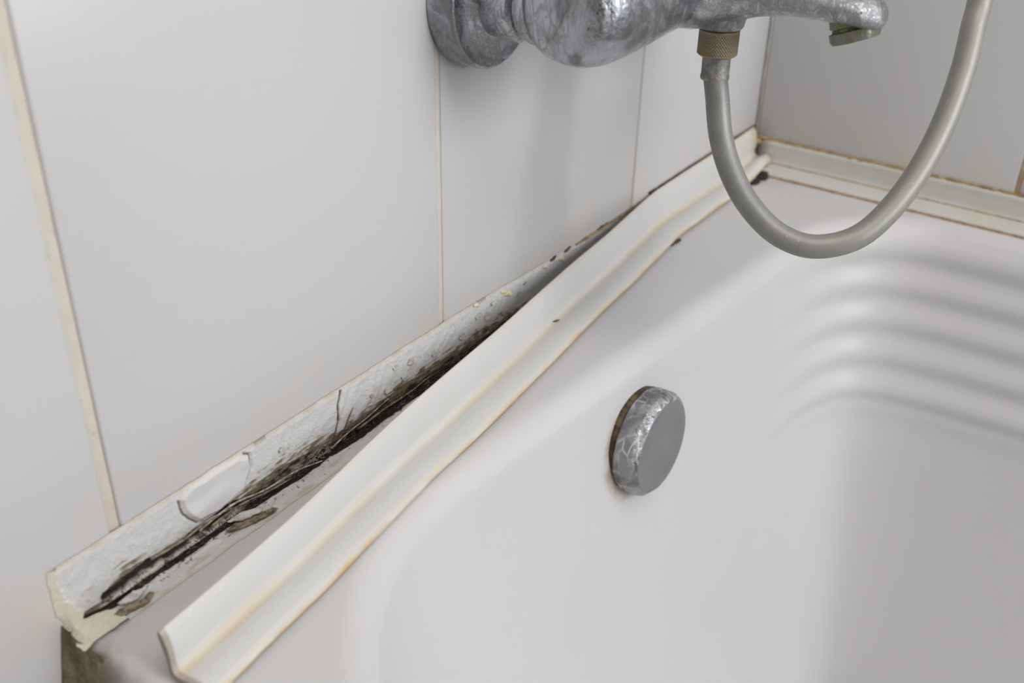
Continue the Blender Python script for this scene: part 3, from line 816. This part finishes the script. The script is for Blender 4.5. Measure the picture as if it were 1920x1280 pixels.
ae = link('aerator', lathe('aerator', (XC, -.1515, .1900), aer_ax, [(0, .0098), (.0035, .0100), (.0040, .0092), (.0052, .0090), (.0056, .0104), (.0085, .0106), (.0104, .0098), (.0104, .0080), (.0085, .0078)], 6 * 8,
     fn=lambda t, r, th: r * (1.0 if t < .005 else (math.cos(math.pi / 6) / math.cos((th % (math.pi / 3)) - math.pi / 6)) ** .6 * 1.04)), BRASS, tap)
tag(ae, 'green and rust corroded aerator under the spout')
tag(link('aerator_rim', lathe('aerator_rim', (XC, -.1515, .1900), aer_ax, [(.0098, .0098), (.0100, .0113), (.0122, .0111), (.0130, .0098), (.0124, .0078)], 48,
     fn=lambda t, r, th: r + .0005 * nz(math.cos(th) * 4, math.sin(th) * 4, t * 200)), RUST, ae), 'rusty brown rim')
link('aerator_collar', lathe('aerator_collar', (XC, -.1515, .1900), aer_ax, [(-.004, .0105), (.0028, .0106), (.0034, .0100)], 48), CHROME2, ae)
link('handle', lathe('handle', (XC, YB, .2150), (0, 0, 1), [(0, .021), (.006, .0215), (.012, .0205), (.020, .0185), (.026, .012), (.028, .004)], 64), CHROME2, tap)
link('lever', tube('lever', catmull([(XC, YB, .238), (XC, YB - .03, .248), (XC, YB - .07, .262), (XC, YB - .10, .268)], 8), lambda t: .0085 - .0025 * t, 20), CHROME2, tap)

# ------------------------------------------------------------------ shower hose
hp = [(-.3000, -.0908, .1575), (-.3002, -.0911, .1530), (-.3030, -.0945, .1445), (-.3078, -.1010, .1270), (-.3120, -.1105, .1118), (-.3150, -.1235, .0985), (-.3150, -.1395, .0882), (-.3110, -.1560, .0848),
      (-.3003, -.1713, .0891), (-.2869, -.1803, .0995), (-.2702, -.1868, .1166), (-.2532, -.1899, .1377), (-.2377, -.1897, .1598), (-.2267, -.1875, .1774), (-.2196, -.1863, .1884),
      (-.205, -.182, .222), (-.195, -.170, .270), (-.192, -.150, .330), (-.195, -.110, .400), (-.20, -.060, .450)]
hz = tag(link('shower_hose', tube('shower_hose', catmull(hp, 14), .0058, 32), HOSE), 'grey plastic shower hose looping down from the tap', 'hose')
def knurl(t, r, th):
    if .0012 < t < .0115:
        a = (th * 46 / (2 * math.pi) + t * 620) % 1.0; b = (th * 46 / (2 * math.pi) - t * 620) % 1.0
        return r - .00022 * (min(a, 1 - a) < .16) - .00022 * (min(b, 1 - b) < .16)
    return r
kn = [(0, .0088), (.0004, .0096)] + [(.0006 + .0111 * k / 60, .0096) for k in range(61)] + [(.0121, .0093), (.0128, .0084)]
kn_o = link('hose_nut', lathe('hose_nut', (-.300, -.0905, .1755), (0, 0, -1), kn, 46 * 8, fn=knurl, sharp=False), KNURL, hz)
tag(kn_o, 'knurled brownish nut')
link('washer', lathe('washer', (-.300, -.0905, .1768), (0, 0, -1), [(0, .0086), (.0005, .0092), (.0014, .0092)], 48), RUST, kn_o)
link('ferrule', lathe('ferrule', (-.300, -.0906, .1632), (-.01, -.02, -1), [(0, .0066), (.0002, .0068), (.0095, .0067), (.0100, .0070), (.0116, .0069), (.0120, .0064)], 48,
     fn=lambda t, r, th: r + .0001 * nz(math.cos(th) * 5, math.sin(th) * 5, t * 400)), FERR, hz)
